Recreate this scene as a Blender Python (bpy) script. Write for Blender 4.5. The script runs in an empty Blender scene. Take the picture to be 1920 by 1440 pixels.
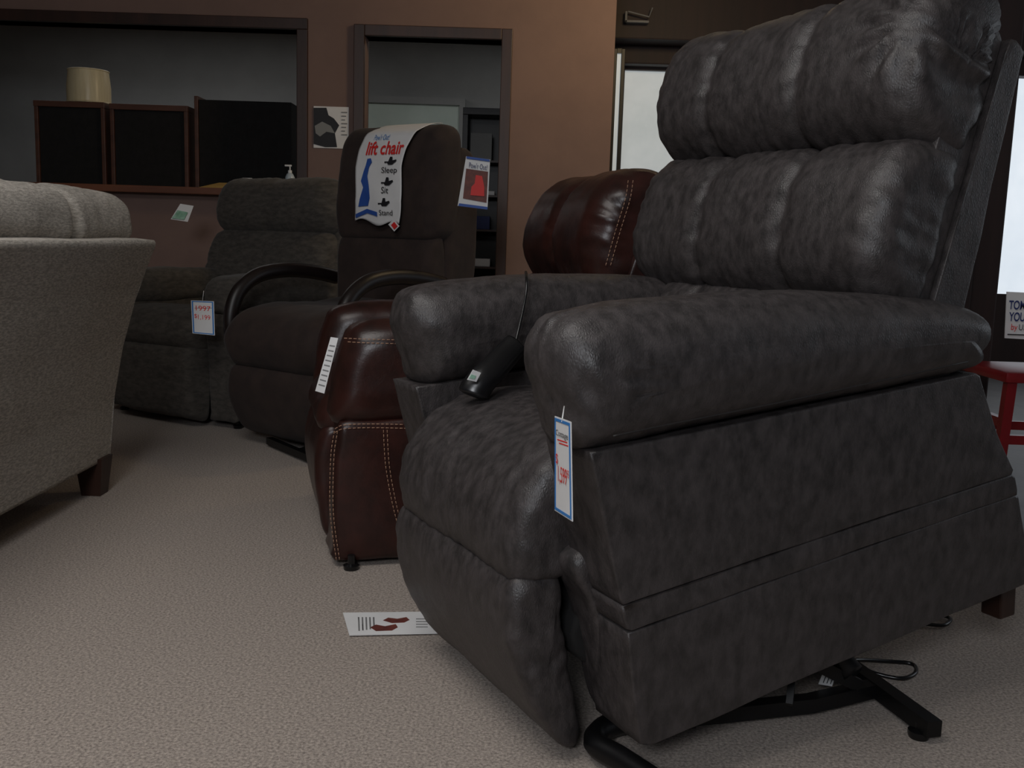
import bpy, bmesh, math, random
from math import sin, cos, pi, exp, sqrt
from mathutils import Vector as V, noise, Matrix
R=math.radians
random.seed(3)
scn=bpy.context.scene
col=scn.collection
scn.view_settings.view_transform='Standard'
F=1867.0; HZ=.9; PT=math.atan(270/F); RO=R(1.8)
_f=V((0,cos(PT),-sin(PT))); _u=V((0,sin(PT),cos(PT))); _r=V((1,0,0))
rt=_r*cos(RO)+_u*sin(RO); up=_u*cos(RO)-_r*sin(RO); fw=_f
CAM=V((0,0,HZ)); Z=V((0,0,1))
def ray(u,v): return fw+rt*((u-960)/F)+up*((720-v)/F)
def at(u,v,t): return CAM+ray(u,v)*t
def on(u,v,p,n):
    d=ray(u,v); return CAM+d*((p-CAM).dot(n)/d.dot(n))
def onY(u,v,Y): return on(u,v,V((0,Y,0)),V((0,1,0)))
def onZ(u,v,z): return on(u,v,V((0,0,z)),Z)
class Fr:
    def __init__(s,o,phi,tau=0):
        s.o=V(o); e0=V((cos(phi),sin(phi),0)); s.es=V((-sin(phi),cos(phi),0))
        s.eb=e0*cos(tau)+Z*sin(tau); s.eu=Z*cos(tau)-e0*sin(tau)
    def w(self,b,s,u): return self.o+self.eb*b+self.es*s+self.eu*u
    def bu(s,px,py,t):
        p=on(px,py,s.o+s.es*t,s.es)-s.o
        return (p.dot(s.eb),p.dot(s.eu))
# ---------------- mesh helpers
WL={}
class MB:
    def __init__(s): s.v=[]; s.f=[]; s.m=[]
    def add(s,vs,fs,mi=0):
        k=len(s.v); s.v+=[V(a) for a in vs]; s.f+=[[i+k for i in f] for f in fs]; s.m+=[mi]*len(fs)
        return s
def build(name,mb,mats,parent=None,smooth=True,angle=None):
    if not isinstance(mats,(list,tuple)): mats=[mats]
    if parent is not None: loc=WL[parent.name]
    else:
        xs=[p.x for p in mb.v]; ys=[p.y for p in mb.v]; zs=[p.z for p in mb.v]
        loc=V(((min(xs)+max(xs))/2,(min(ys)+max(ys))/2,min(zs)))
    me=bpy.data.meshes.new(name); me.from_pydata([p-loc for p in mb.v],[],mb.f)
    for m in mats: me.materials.append(m)
    for p,i in zip(me.polygons,mb.m): p.material_index=i; p.use_smooth=smooth
    bm=bmesh.new(); bm.from_mesh(me); bmesh.ops.recalc_face_normals(bm,faces=bm.faces[:]); bm.to_mesh(me); bm.free()
    if smooth and angle:
        try: me.set_sharp_from_angle(angle=R(angle))
        except Exception: pass
    o=bpy.data.objects.new(name,me); col.objects.link(o)
    if parent is not None: o.parent=parent
    else: o.location=loc
    WL[o.name]=loc
    return o
def thing(name,label,cat,loc,group=None):
    o=bpy.data.objects.new(name,None); col.objects.link(o); o.location=loc; o.empty_display_size=.1
    WL[o.name]=V(loc); o['label']=label; o['category']=cat
    if group: o['group']=group
    return o
def tag(o,label,cat,group=None):
    o['label']=label; o['category']=cat
    if group: o['group']=group
    return o
def struct(name,mb,m,smooth=False):
    o=build(name,mb,m,None,smooth); o['kind']='structure'; return o
def box(mb,c,h,ax=None,bev=0.0,mi=0):
    ax=ax or (V((1,0,0)),V((0,1,0)),V((0,0,1))); c=V(c)
    bm=bmesh.new(); bmesh.ops.create_cube(bm,size=2)
    for v in bm.verts: v.co=V((v.co.x*h[0],v.co.y*h[1],v.co.z*h[2]))
    if bev>0: bmesh.ops.bevel(bm,geom=bm.edges[:],offset=bev,segments=2,affect='EDGES',profile=.6)
    bm.verts.index_update()
    vs=[c+ax[0]*v.co.x+ax[1]*v.co.y+ax[2]*v.co.z for v in bm.verts]
    fs=[[v.index for v in f.verts] for f in bm.faces]; bm.free()
    return mb.add(vs,fs,mi)
def bx(mb,x0,x1,y0,y1,z0,z1,bev=0,mi=0):
    return box(mb,((x0+x1)/2,(y0+y1)/2,(z0+z1)/2),(abs(x1-x0)/2,abs(y1-y0)/2,abs(z1-z0)/2),None,bev,mi)
def cr(P,closed,n):
    N=len(P); out=[]
    segs=N if closed else N-1
    for i in range(segs):
        g=lambda k: P[k%N] if closed else P[max(0,min(N-1,k))]
        p0,p1,p2,p3=g(i-1),g(i),g(i+1),g(i+2)
        for j in range(n):
            t=j/n
            out.append(.5*((2*p1)+(p2-p0)*t+(2*p0-5*p1+4*p2-p3)*t*t+(3*p1-p0-3*p2+p3)*t**3))
    if not closed: out.append(P[-1])
    return out
def resample(P,n):
    d=[0]
    for i in range(len(P)): d.append(d[-1]+(P[(i+1)%len(P)]-P[i]).length)
    T=d[-1]; out=[]; k=0
    for i in range(n):
        x=T*i/n
        while d[k+1]<x: k+=1
        a,b=P[k],P[(k+1)%len(P)]; out.append(a.lerp(b,(x-d[k])/max(1e-9,d[k+1]-d[k])))
    return out
def puff(mb,fr,pts,s0,s1,r,n=80,bulge=0.,mod=None,disp=None,ns=20,rings=5,smooth=True,mi=0,K=6):
    P=[V((a,b)) for a,b in pts]
    P=resample(cr(P,True,10),n) if smooth else resample(P,n)
    xs=[p.x for p in P]; ys=[p.y for p in P]
    c=V(((min(xs)+max(xs))/2,(min(ys)+max(ys))/2)); hx=(max(xs)-min(xs))/2; hy=(max(ys)-min(ys))/2
    sec=[]
    for k in range(K):
        ph=k/K*pi/2; sec.append((s0+r*(1-cos(ph)),r*(1-sin(ph))))
    for k in range(ns+1): sec.append((s0+r+(s1-s0-2*r)*k/ns,0))
    for k in range(K-1,-1,-1):
        ph=k/K*pi/2; sec.append((s1-r*(1-cos(ph)),r*(1-sin(ph))))
    L=[]; fs=[]
    def ring(s,ins,g=1):
        m=mod(s) if mod else 1
        fx=max(.05,(hx-ins)/hx)*m*g; fy=max(.05,(hy-ins)/hy)*m*g
        for p in P: L.append((c.x+(p.x-c.x)*fx,s,c.y+(p.y-c.y)*fy))
    for j in range(rings,0,-1):
        g=1-j/(rings+1.); ring(s0-bulge*(1-g*g),r,g)
    for s,i in sec: ring(s,i)
    for j in range(1,rings+1):
        g=1-j/(rings+1.); ring(s1+bulge*(1-g*g),r,g)
    nr=len(L)//n
    for a in range(nr-1):
        for i in range(n):
            j=(i+1)%n; fs.append([a*n+i,a*n+j,(a+1)*n+j,(a+1)*n+i])
    k=len(L); L.append((c.x,s0-bulge,c.y)); L.append((c.x,s1+bulge,c.y))
    for i in range(n):
        j=(i+1)%n; fs.append([k,j,i]); fs.append([k+1,(nr-1)*n+i,(nr-1)*n+j])
    W=[fr.w(*l) for l in L]
    if disp:
        me=bpy.data.meshes.new('tmp'); me.from_pydata(W,[],fs); me.update()
        cen=fr.w(c.x,(s0+s1)/2,c.y)
        nn=[v.normal.copy() for v in me.vertices]
        sg=1 if sum(nn[i].dot(W[i]-cen) for i in range(0,len(W),7))>0 else -1
        W=[w+nv*(sg*disp(w,l)) for w,nv,l in zip(W,nn,L)]
        bpy.data.meshes.remove(me)
    return mb.add(W,fs,mi)
def dens(q,k=6):
    P=[]
    for i in range(len(q)):
        a_,b_=V(q[i]),V(q[(i+1)%len(q)])
        for j in range(k): P.append(tuple(a_.lerp(b_,j/k)))
    return P
def tube(mb,P,r,n=10,closed=False,sm=0,mi=0,flat=1.0,upv=None,cap=True):
    P=[V(p) for p in P]
    if sm: P=cr(P,closed,sm)
    N=len(P); vs=[];fs=[]; prev=None
    for i,p in enumerate(P):
        a=P[i-1] if (i>0 or closed) else p; b=P[(i+1)%N] if (i<N-1 or closed) else p
        t=(b-a).normalized()
        ref=V(upv) if upv else (prev if prev is not None else (Z if abs(t.z)<.9 else V((1,0,0))))
        x=(ref-t*ref.dot(t))
        if x.length<1e-5: x=V((1,0,0))-t*t.x
        x.normalize(); prev=x; y=t.cross(x)
        rr=r(i/(N-1)) if callable(r) else r
        off=pi/4 if n==4 else 0
        for k in range(n):
            a_=2*pi*k/n+off; vs.append(p+x*cos(a_)*rr+y*sin(a_)*rr*flat)
    for i in range(N if closed else N-1):
        for k in range(n):
            fs.append([i*n+k,i*n+(k+1)%n,((i+1)%N)*n+(k+1)%n,((i+1)%N)*n+k])
    if not closed and cap: fs.append(list(range(n))[::-1]); fs.append([(N-1)*n+k for k in range(n)])
    return mb.add(vs,fs,mi)
def lathe(mb,c,prof,n=28,mi=0):
    c=V(c); vs=[];fs=[]
    for r,z in prof:
        for k in range(n): vs.append(c+V((r*cos(2*pi*k/n),r*sin(2*pi*k/n),z)))
    for i in range(len(prof)-1):
        for k in range(n): fs.append([i*n+k,i*n+(k+1)%n,(i+1)*n+(k+1)%n,(i+1)*n+k])
    fs.append(list(range(n))[::-1]); fs.append([(len(prof)-1)*n+k for k in range(n)])
    return mb.add(vs,fs,mi)
def quad(mb,a,b,c,d,th=.0012,mi=0,n=None):
    a,b,c,d=map(V,(a,b,c,d)); nn=(b-a).cross(d-a).normalized()*th
    return mb.add([a,b,c,d,a-nn,b-nn,c-nn,d-nn],[[0,1,2,3],[7,6,5,4],[0,4,5,1],[1,5,6,2],[2,6,7,3],[3,7,4,0]],mi)
def poly(mb,pts,nrm,th=.001,mi=0):
    n=len(pts); pts=[V(p) for p in pts]; q=[p-nrm*th for p in pts]
    return mb.add(pts+q,[list(range(n)),[n+i for i in range(n)][::-1]]+[[i,n+i,n+(i+1)%n,(i+1)%n] for i in range(n)],mi)
def text(s,o,ex,ey,w,h,m,parent,proj=None,bold=0,shear=0):
    cu=bpy.data.curves.new('t','FONT'); cu.body=s; cu.offset=bold; cu.shear=shear; ob=bpy.data.objects.new('t',cu); col.objects.link(ob)
    bpy.context.view_layer.update()
    me=bpy.data.meshes.new_from_object(ob.evaluated_get(bpy.context.evaluated_depsgraph_get()))
    bpy.data.objects.remove(ob)
    xs=[v.co.x for v in me.vertices]; ys=[v.co.y for v in me.vertices]
    x0,x1,y0,y1=min(xs),max(xs),min(ys),max(ys)
    P=[V(o)+V(ex)*((v.co.x-x0)/(x1-x0)*w)+V(ey)*((v.co.y-y0)/(y1-y0)*h) for v in me.vertices]
    if proj: P=[proj(p) for p in P]
    mb=MB(); mb.add(P,[list(p.vertices) for p in me.polygons])
    bpy.data.meshes.remove(me)
    return build('lettering',mb,m,parent,False)
# ---------------- materials
def lin(c):
    return tuple(((x/255/12.92) if x/255<=.04045 else ((x/255+.055)/1.055)**2.4) for x in c)+(1,)
def mat(name,c1,c2=None,rough=.6,scale=8,fine=300,bump=.2,dist=.002,stretch=(1,1,1),metal=0,sheen=0,coat=0,det=4,cont=(.35,.65),big=None,spec=.5,emit=0,vor=False,rvar=0):
    m=bpy.data.materials.new(name); m.use_nodes=True; nt=m.node_tree; N=nt.nodes; Lk=nt.links
    b=N['Principled BSDF']; b.inputs['Roughness'].default_value=rough; b.inputs['Metallic'].default_value=metal
    b.inputs['Specular IOR Level'].default_value=spec
    if sheen: b.inputs['Sheen Weight'].default_value=sheen
    if coat: b.inputs['Coat Weight'].default_value=coat; b.inputs['Coat Roughness'].default_value=.25
    c1=lin(c1); c2=lin(c2) if c2 else tuple(min(1,x*1.25) for x in c1[:3])+(1,)
    tc=N.new('ShaderNodeTexCoord'); mp=N.new('ShaderNodeMapping'); mp.inputs['Scale'].default_value=stretch
    Lk.new(tc.outputs['Object'],mp.inputs[0])
    n1=N.new('ShaderNodeTexNoise'); n1.inputs['Scale'].default_value=scale; n1.inputs['Detail'].default_value=det; n1.inputs['Roughness'].default_value=.65
    Lk.new(mp.outputs[0],n1.inputs['Vector'])
    rp=N.new('ShaderNodeValToRGB'); rp.color_ramp.elements[0].color=c1; rp.color_ramp.elements[1].color=c2
    rp.color_ramp.elements[0].position=cont[0]; rp.color_ramp.elements[1].position=cont[1]
    Lk.new(n1.outputs['Fac'],rp.inputs[0]); Lk.new(rp.outputs[0],b.inputs['Base Color'])
    if rvar:
        mr=N.new('ShaderNodeMapRange'); mr.inputs['From Min'].default_value=.3; mr.inputs['From Max'].default_value=.7
        mr.inputs['To Min'].default_value=rough-rvar; mr.inputs['To Max'].default_value=rough+rvar
        Lk.new(n1.outputs['Fac'],mr.inputs['Value']); Lk.new(mr.outputs[0],b.inputs['Roughness'])
    if emit:
        Lk.new(rp.outputs[0],b.inputs['Emission Color']); b.inputs['Emission Strength'].default_value=emit
    if bump:
        last=None
        if big:
            n3=N.new('ShaderNodeTexNoise'); n3.inputs['Scale'].default_value=big[0]; n3.inputs['Detail'].default_value=5; n3.inputs['Distortion'].default_value=1.0
            Lk.new(mp.outputs[0],n3.inputs['Vector'])
            b3_=N.new('ShaderNodeBump'); b3_.inputs['Strength'].default_value=big[1]; b3_.inputs['Distance'].default_value=big[2]
            Lk.new(n3.outputs['Fac'],b3_.inputs['Height']); last=b3_
        if vor:
            n2=N.new('ShaderNodeTexVoronoi'); n2.feature='DISTANCE_TO_EDGE'; n2.inputs['Scale'].default_value=fine; o2=n2.outputs['Distance']
        else:
            n2=N.new('ShaderNodeTexNoise'); n2.inputs['Scale'].default_value=fine; n2.inputs['Detail'].default_value=3; o2=n2.outputs['Fac']
        Lk.new(mp.outputs[0],n2.inputs['Vector'])
        bp=N.new('ShaderNodeBump'); bp.inputs['Strength'].default_value=bump; bp.inputs['Distance'].default_value=dist
        Lk.new(o2,bp.inputs['Height'])
        if last: Lk.new(last.outputs[0],bp.inputs['Normal'])
        Lk.new(bp.outputs[0],b.inputs['Normal'])
    return m
M_main=mat('charcoal_suede_leather',(46,43,43),(69,64,64),.46,45,240,.45,.0016,det=12,cont=(.36,.64),vor=True,spec=.5,big=(70,.18,.003),rvar=.08,stretch=(1,1,.6))
M_maind=mat('charcoal_seam',(30,27,27),None,.6,20,200,.2)
M_brn=mat('glossy_brown_leather',(36,20,17),(58,30,25),.33,9,190,.2,.0012,det=6,spec=.45,big=(26,.15,.004))
M_dkb=mat('dark_brown_microfiber',(40,29,26),(52,39,34),.88,12,300,.3,sheen=.05)
M_gry=mat('grey_brown_chenille',(58,54,50),(84,79,73),.9,24,260,.4,stretch=(1,1,2.5),sheen=.08,det=8)
M_sofa=mat('grey_beige_woven_fabric',(166,158,147),(216,208,197),.95,60,240,1,.006,stretch=(1,1,4),sheen=.1,det=8,cont=(.4,.6))
M_wood=mat('dark_brown_wood',(42,25,19),(60,36,27),.45,9,60,.15,stretch=(1,1,.15))
M_woodh=mat('brown_wood_trim',(66,40,29),(94,57,40),.5,9,60,.15,stretch=(.2,1,1))
M_armw=mat('espresso_bentwood',(20,13,12),(30,20,18),.42,9,60,.05)
M_sill=mat('reddish_wood_sill',(98,58,40),(122,74,50),.45,9,60,.1,stretch=(.2,1,1))
M_blk=mat('black_steel',(14,14,15),(22,22,24),.4,9,100,.05,metal=.3)
M_plast=mat('black_plastic',(14,14,15),(20,20,22),.28,9,100,.03)
M_blkcloth=mat('black_cabinet_cloth',(17,16,16),(25,24,24),.9,20,400,.4)
M_paper=mat('white_paper',(222,222,222),(232,232,232),.6,4,100,0)
M_blue=mat('blue_print',(50,120,190),(60,130,200),.6,4,100,0)
M_dblue=mat('deep_blue_print',(40,80,160),(50,90,170),.6,4,100,0)
M_red=mat('red_print',(215,40,40),(225,50,45),.6,4,100,0)
M_ink=mat('black_ink',(25,25,30),(30,30,36),.6,4,100,0)
M_navy=mat('navy_ink',(36,50,105),(42,56,112),.6,4,100,0)
M_brp=mat('brown_print',(90,45,40),(120,60,50),.6,30,100,0)
M_grnp=mat('green_print',(120,170,140),(170,210,190),.6,30,100,0)
M_wall=mat('mauve_tan_paint',(120,98,91),(127,104,96),.8,3,150,.1)
M_wallg=mat('grey_back_room_paint',(134,136,136),(142,144,144),.8,3,150,.1)
M_dwall=mat('dark_brown_panelling',(36,23,21),(47,30,27),.6,5,60,.15,stretch=(3,1,.2))
M_ceil=mat('white_ceiling_tile',(190,188,184),(205,203,198),.9,30,150,.3)
M_door=mat('pale_green_white_door',(180,195,186),(190,203,195),.6,3,100,.05)
M_shade=mat('cream_lampshade',(205,190,150),(225,212,175),.6,6,100,.1,stretch=(4,4,.4),coat=.4)
M_glow=mat('overcast_daylight_glow',(180,188,190),(194,200,202),.4,2,10,0,emit=.55)
M_glow2=mat('bright_daylight_glass',(215,225,235),(228,236,244),.4,2,10,0,emit=.9)
M_redp=mat('glossy_red_paint',(118,13,20),(136,16,24),.35,8,80,.05)
M_thread=mat('tan_thread',(160,122,98),(180,142,116),.7,30,100,0)
M_clear=mat('translucent_plastic',(180,195,205),(200,212,220),.2,8,50,0)
M_kraft=mat('kraft_paper',(200,165,95),(215,180,110),.7,8,80,0)
M_pgrey=mat('grey_print',(120,120,120),(130,130,130),.6,8,80,0)
M_tilef=mat('grey_tile',(120,120,124),(130,130,134),.5,8,80,.05)
M_carp=mat('speckled_beige_carpet',(116,105,97),(206,192,180),.95,170,520,.7,.004,det=5,cont=(.32,.68),sheen=.1)
def wr(a,f): return lambda w,l: a*(noise.noise(w*f)+.5*noise.noise(w*f*2.4))

# ================= SETTING
WY=6.0
mb=MB(); bx(mb,-7,7,-3,9.6,-.1,0); struct('floor',mb,M_carp)
mb=MB(); bx(mb,-7,7,-.5,9.6,2.75,2.85); struct('ceiling',mb,M_ceil)
def XZ(u,v,Y=WY): p=onY(u,v,Y); return p.x,p.z
wx1=XZ(558,200)[0]; wz1=XZ(300,48)[1]; wz0=XZ(300,350)[1]
dx0=XZ(683,250)[0]; dx1=XZ(936,250)[0]; dz1=XZ(812,72)[1]
cx=XZ(1150,150)[0]
mb=MB(); T=.14
bx(mb,-7,wx1,WY,WY+T,0,wz0); bx(mb,-7,wx1,WY,WY+T,wz1,2.75); bx(mb,-7,-4.2,WY,WY+T,wz0,wz1)
bx(mb,wx1,dx0,WY,WY+T,0,2.75); bx(mb,dx0,dx1,WY,WY+T,dz1,2.75); bx(mb,dx1,cx,WY,WY+T,0,2.75)
struct('wall_back',mb,M_wall)
mb=MB(); bx(mb,cx-.12,cx,WY+T,9.3,0,2.75); struct('wall_partition',mb,M_wallg)
mb=MB(); bx(mb,-7,cx,9.2,9.3,0,2.75); struct('wall_back_room',mb,M_wallg)
mb=MB(); bx(mb,-7.1,-7,-.5,9.3,0,2.75); struct('wall_left',mb,M_wall)
FY=7.4
a=.062; dd=.03
mb=MB(); bx(mb,-4.2,wx1+a,WY-dd,WY+T,wz1,wz1+a,.004); bx(mb,wx1,wx1+a,WY-dd,WY+T,wz0-.03,wz1,.004); struct('trim_1',mb,M_wood)
mb=MB(); bx(mb,dx0-a,dx0,WY-dd,WY+T+.02,0,dz1+a,.004); bx(mb,dx1,dx1+a,WY-dd,WY+T+.02,0,dz1+a,.004); bx(mb,dx0,dx1,WY-dd,WY+T+.02,dz1,dz1+a,.004); struct('trim_2',mb,M_wood)
mb=MB(); bx(mb,-4.2,wx1+.04,WY-.1,WY+.75,wz0-.04,wz0,.004); struct('trim_3',mb,M_sill)
mb=MB()
w0,wt=XZ(1172,130,FY); w1,_=XZ(1300,128,FY); _,wb=XZ(1168,420,FY)
v0,vt=XZ(1893,125,FY); v1=v0+1.2; _,vb=XZ(1900,552,FY)
bx(mb,cx,w0,FY,FY+.1,0,2.75); bx(mb,w0,w1,FY,FY+.1,wt,2.75); bx(mb,w0,w1,FY,FY+.1,0,wb); bx(mb,w1,v0,FY,FY+.1,0,2.75)
bx(mb,v0,v1,FY,FY+.1,vt,2.75); bx(mb,v0,v1,FY,FY+.1,0,vb); bx(mb,v1,7,FY,FY+.1,0,2.75)
struct('wall_far',mb,M_dwall)
mb=MB(); bx(mb,w0,w1,FY+.05,FY+.07,wb,wt); struct('window_1',mb,M_glow)
mb=MB(); bx(mb,v0,v1,FY+.05,FY+.07,vb,vt); struct('window_2',mb,M_glow2)
mb=MB(); bx(mb,cx,7,FY-.35,FY,2.28,2.75,.01); bx(mb,cx,7,FY-.12,FY,wt+.02,2.28,.01); struct('trim_4',mb,M_dwall)
mb=MB(); p=onZ(1915,980,0); bx(mb,p.x-.1,6,p.y-.2,FY,0,.006); struct('floor_tile',mb,M_tilef)
A=onY(1147,312,6.9); B=onY(1170,102,6.9)
dl=thing('door_1','x','door',(A.x,6.9,0)); del dl['label']; del dl['category']; dl['kind']='structure'
mb=MB(); bx(mb,A.x-.005,B.x-.02,6.88,6.92,.05,B.z); build('door_panel',mb,M_glow,dl,False)  # white door leaf, no light source: emission paints its brightness in
mb=MB(); bx(mb,A.x-.02,A.x,6.86,6.94,0.0,B.z+.03,.003); bx(mb,B.x-.02,B.x+.005,6.86,6.94,0.0,B.z+.03,.003); bx(mb,A.x,B.x-.02,6.86,6.94,B.z,B.z+.03); build('door_frame',mb,M_blk,dl,False)
CY=3.6
c0=XZ(1800,300,CY)[0]; c1=XZ(1896,300,CY)[0]
mb=MB(); bx(mb,c0,c1,CY,CY+.14,0,2.75,.006); bx(mb,c0+.05,c0+.08,CY-.012,CY+.01,0,2.75,.003); struct('trim_5',mb,M_dwall)
mb=MB(); P0=onY(1172,22,FY-.4); P1=onY(1216,44,FY-.4)
bx(mb,P0.x,P1.x,FY-.42,FY-.35,P1.z,P1.z+.015,.003); bx(mb,P0.x,P0.x+.015,FY-.42,FY-.35,P1.z,P0.z,.003); tube(mb,[(P0.x+.02,FY-.41,P0.z),(P1.x,FY-.41,P1.z+.04),(P1.x+.02,FY-.41,P1.z+.1)],.006)
tag(build('ceiling_bracket',mb,M_pgrey,None,True,40),'small metal bracket fixed to the dark beam near the ceiling','bracket')
BY=9.14
A=onY(677,192,BY); B=onY(862,192,BY)
dl=thing('door_2','x','door',(A.x,BY,0)); del dl['label']; del dl['category']; dl['kind']='structure'
mb=MB(); bx(mb,A.x,B.x,BY,BY+.05,0.01,A.z); build('door_panel',mb,M_door,dl,False)
mb=MB(); bx(mb,B.x,B.x+.05,BY-.02,BY+.05,0,A.z+.06); bx(mb,A.x-.05,A.x,BY-.02,BY+.05,0,A.z+.06); bx(mb,A.x,B.x,BY-.02,BY+.05,A.z,A.z+.06); build('door_frame',mb,M_wallg,dl,False)
SY=7.6
A=onY(868,214,SY); B=onY(945,214,SY); 
bk=thing('bookcase','dark open shelf unit seen through the doorway in the back room','shelf',((A.x+B.x)/2,SY+.15,0))
mb=MB(); bx(mb,A.x,A.x+.04,SY,SY+.3,0,A.z,.003); bx(mb,B.x+.1,B.x+.14,SY,SY+.3,0,A.z,.003); bx(mb,A.x,B.x+.14,SY,SY+.3,A.z,A.z+.05,.003); bx(mb,A.x+.04,B.x+.1,SY+.28,SY+.3,0,A.z); build('case',mb,M_blk,bk,False)
shz=[]
for v in (300,365,430,500,580):
    z=onY(900,v,SY)[2]; shz.append(z)
    mb=MB(); bx(mb,A.x+.04,B.x+.1,SY+.01,SY+.28,z-.015,z); build('shelf',mb,M_wood,bk,False)
for i,(z,x,w,h) in enumerate([(shz[0],.06,.16,.2),(shz[1],.1,.15,.03),(shz[3],.07,.16,.06),(shz[2],.09,.13,.1)]):
    mb=MB(); bx(mb,A.x+x,A.x+x+w,SY+.03,SY+.2,z+.001,z+h,.003)
    tag(build(['storage_box','paper_stack','paper_stack','storage_box'][i],mb,[M_wallg,M_paper,M_paper,M_navy][i],None,False),['grey box upright on the top shelf of the doorway bookcase','thin white paper pile on the second bookcase shelf','white paper pile low on the bookcase behind the doorway','dark blue box on the middle shelf behind the doorway'][i],['box','papers','papers','box'][i])
ZC=wz0
def cab(u0,v0,u1,v1,Y,label,wl=True,wr_=True,top=True):
    A=onY(u0,v0,Y); B=onY(u1,v1,Y); x0,x1=A.x,B.x; z1=A.z
    t=thing('cabinet',label,'cabinet',((x0+x1)/2,Y,ZC),'black panels behind the counter')
    mb=MB(); bx(mb,x0+.02,x1-.02,Y,Y+.22,ZC,z1-.02,.003); build('panel',mb,M_blkcloth,t,False)
    mb=MB()
    if wl: bx(mb,x0-.003,x0+.02,Y-.015,Y+.23,ZC,z1,.003)
    if wr_: bx(mb,x1-.02,x1+.003,Y-.015,Y+.23,ZC,z1,.003)
    if top: bx(mb,x0-.005,x1+.005,Y-.02,Y+.24,z1-.03,z1+.005,.003)
    build('frame',mb,M_woodh,t,False)
    return x0,x1,z1
k1=cab(66,190,200,345,6.3,'small black cloth cabinet with wooden edge, under the lampshade')
k2=cab(208,196,354,345,6.3,'middle black cabinet with wooden edge between lampshade cabinet and tallest one')
k3=cab(366,180,552,345,6.3,'tallest and widest plain black panel cabinet behind counter',True,False,False)
A=onY(166,190,6.4); 
ls=thing('lamp_shade','cream drum lampshade wrapped in clear plastic on black cabinet','lampshade',(A.x,6.41,k1[2]+.005))
mb=MB(); rr=.13; lathe(mb,(A.x,6.41,k1[2]+.006),[(rr*1.0,0),(rr,.1),(rr*.92,.2),(rr*.9,.2),(rr*.98,.01)],40); build('shade',mb,M_shade,ls,True,50)
for r_,z_ in ((1.0,.006),(.92,.2)):
    mb=MB(); tube(mb,[(A.x+rr*r_*cos(t*pi/16),6.41+rr*r_*sin(t*pi/16),k1[2]+.006+z_) for t in range(32)],.005,8,True); build('rim',mb,M_shade,ls)
def sx(u,Y=5.95): return onY(u,340,Y).x
mb=MB(); quad(mb,(sx(375),5.93,ZC+.002),(sx(428),5.91,ZC+.002),(sx(444),6.1,ZC+.04),(sx(395),6.12,ZC+.04),.008)
tag(build('envelope',mb,M_kraft,None,False),'yellow kraft envelope lying on the counter ledge','envelope')
ch=thing('card_holder','small white business card stack in holder on the counter ledge','card holder',(sx(482),5.95,ZC))
mb=MB(); bx(mb,sx(452),sx(512),5.92,5.98,ZC,ZC+.015,.002); build('holder',mb,M_blk,ch,False)
for i in range(3):
    mb=MB()
    x0=sx(454)+i*.062; quad(mb,(x0,5.93,ZC+.012),(x0+.056,5.93,ZC+.012),(x0+.056,5.96,ZC+.065-.006*i),(x0,5.96,ZC+.065-.006*i),.006)
    build('card',mb,M_paper,ch,False)
mb=MB(); bx(mb,sx(516),sx(533),5.93,5.99,ZC,ZC+.07,.004)
tag(build('dark_block',mb,M_blkcloth,None,False),'small dark box beside the pump bottle on ledge','box')  # plain dark block on the ledge, taken as a card holder
bt=thing('pump_bottle','clear hand sanitizer pump bottle at the end of the counter ledge','bottle',(sx(543),5.96,ZC))
mb=MB(); c=(sx(543),5.96,ZC+.001); lathe(mb,c,[(.026,0),(.028,.01),(.028,.075),(.018,.095),(.01,.1)],20); build('body',mb,M_clear,bt,True,50)
mb=MB(); lathe(mb,c,[(.012,.1),(.012,.115),(.004,.117),(.004,.14)],14); box(mb,V(c)+V((-.01,0,.142)),(.02,.006,.005),None,.002); build('pump',mb,M_paper,bt,True,50)
mb=MB(); bx(mb,sx(533),sx(549),5.925,5.93,ZC+.015,ZC+.05); build('bottle_label',mb,M_pgrey,bt,False)
def yq(mb,u0,v0,u1,v1,Y,mi=0):
    a=onY(u0,v1,Y); b=onY(u1,v0,Y); quad(mb,(a.x,Y,a.z),(b.x,Y,a.z),(b.x,Y,b.z),(a.x,Y,b.z),-.001,mi)
ps=thing('wall_poster','paper poster with dark photo and white text side pinned between opening and doorway','poster',onY(620,278,WY-.01))
mb=MB(); yq(mb,588,201,654,277,WY-.004); build('sheet',mb,M_paper,ps,False)
mb=MB(); A=lambda u,v,e=.007: onY(u,v,WY-e)
poly(mb,[A(588,202),A(588,270),A(610,276),A(632,276),A(628,250),A(636,235),A(626,222),A(616,216),A(612,202)],V((0,-1,0))); build('photo',mb,M_ink,ps,False)
mb=MB()
poly(mb,[A(590,236,.009),A(604,228,.009),A(620,236,.009),A(628,250,.009),A(612,247,.009),A(600,256,.009),A(592,250,.009)],V((0,-1,0)))
build('photo_highlight',mb,M_wallg,ps,False)
mb=MB()
for i in range(7): yq(mb,640,210+i*7,651-(i%3)*2,211.5+i*7,WY-.007)
build('fine_print',mb,M_pgrey,ps,False)

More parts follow.
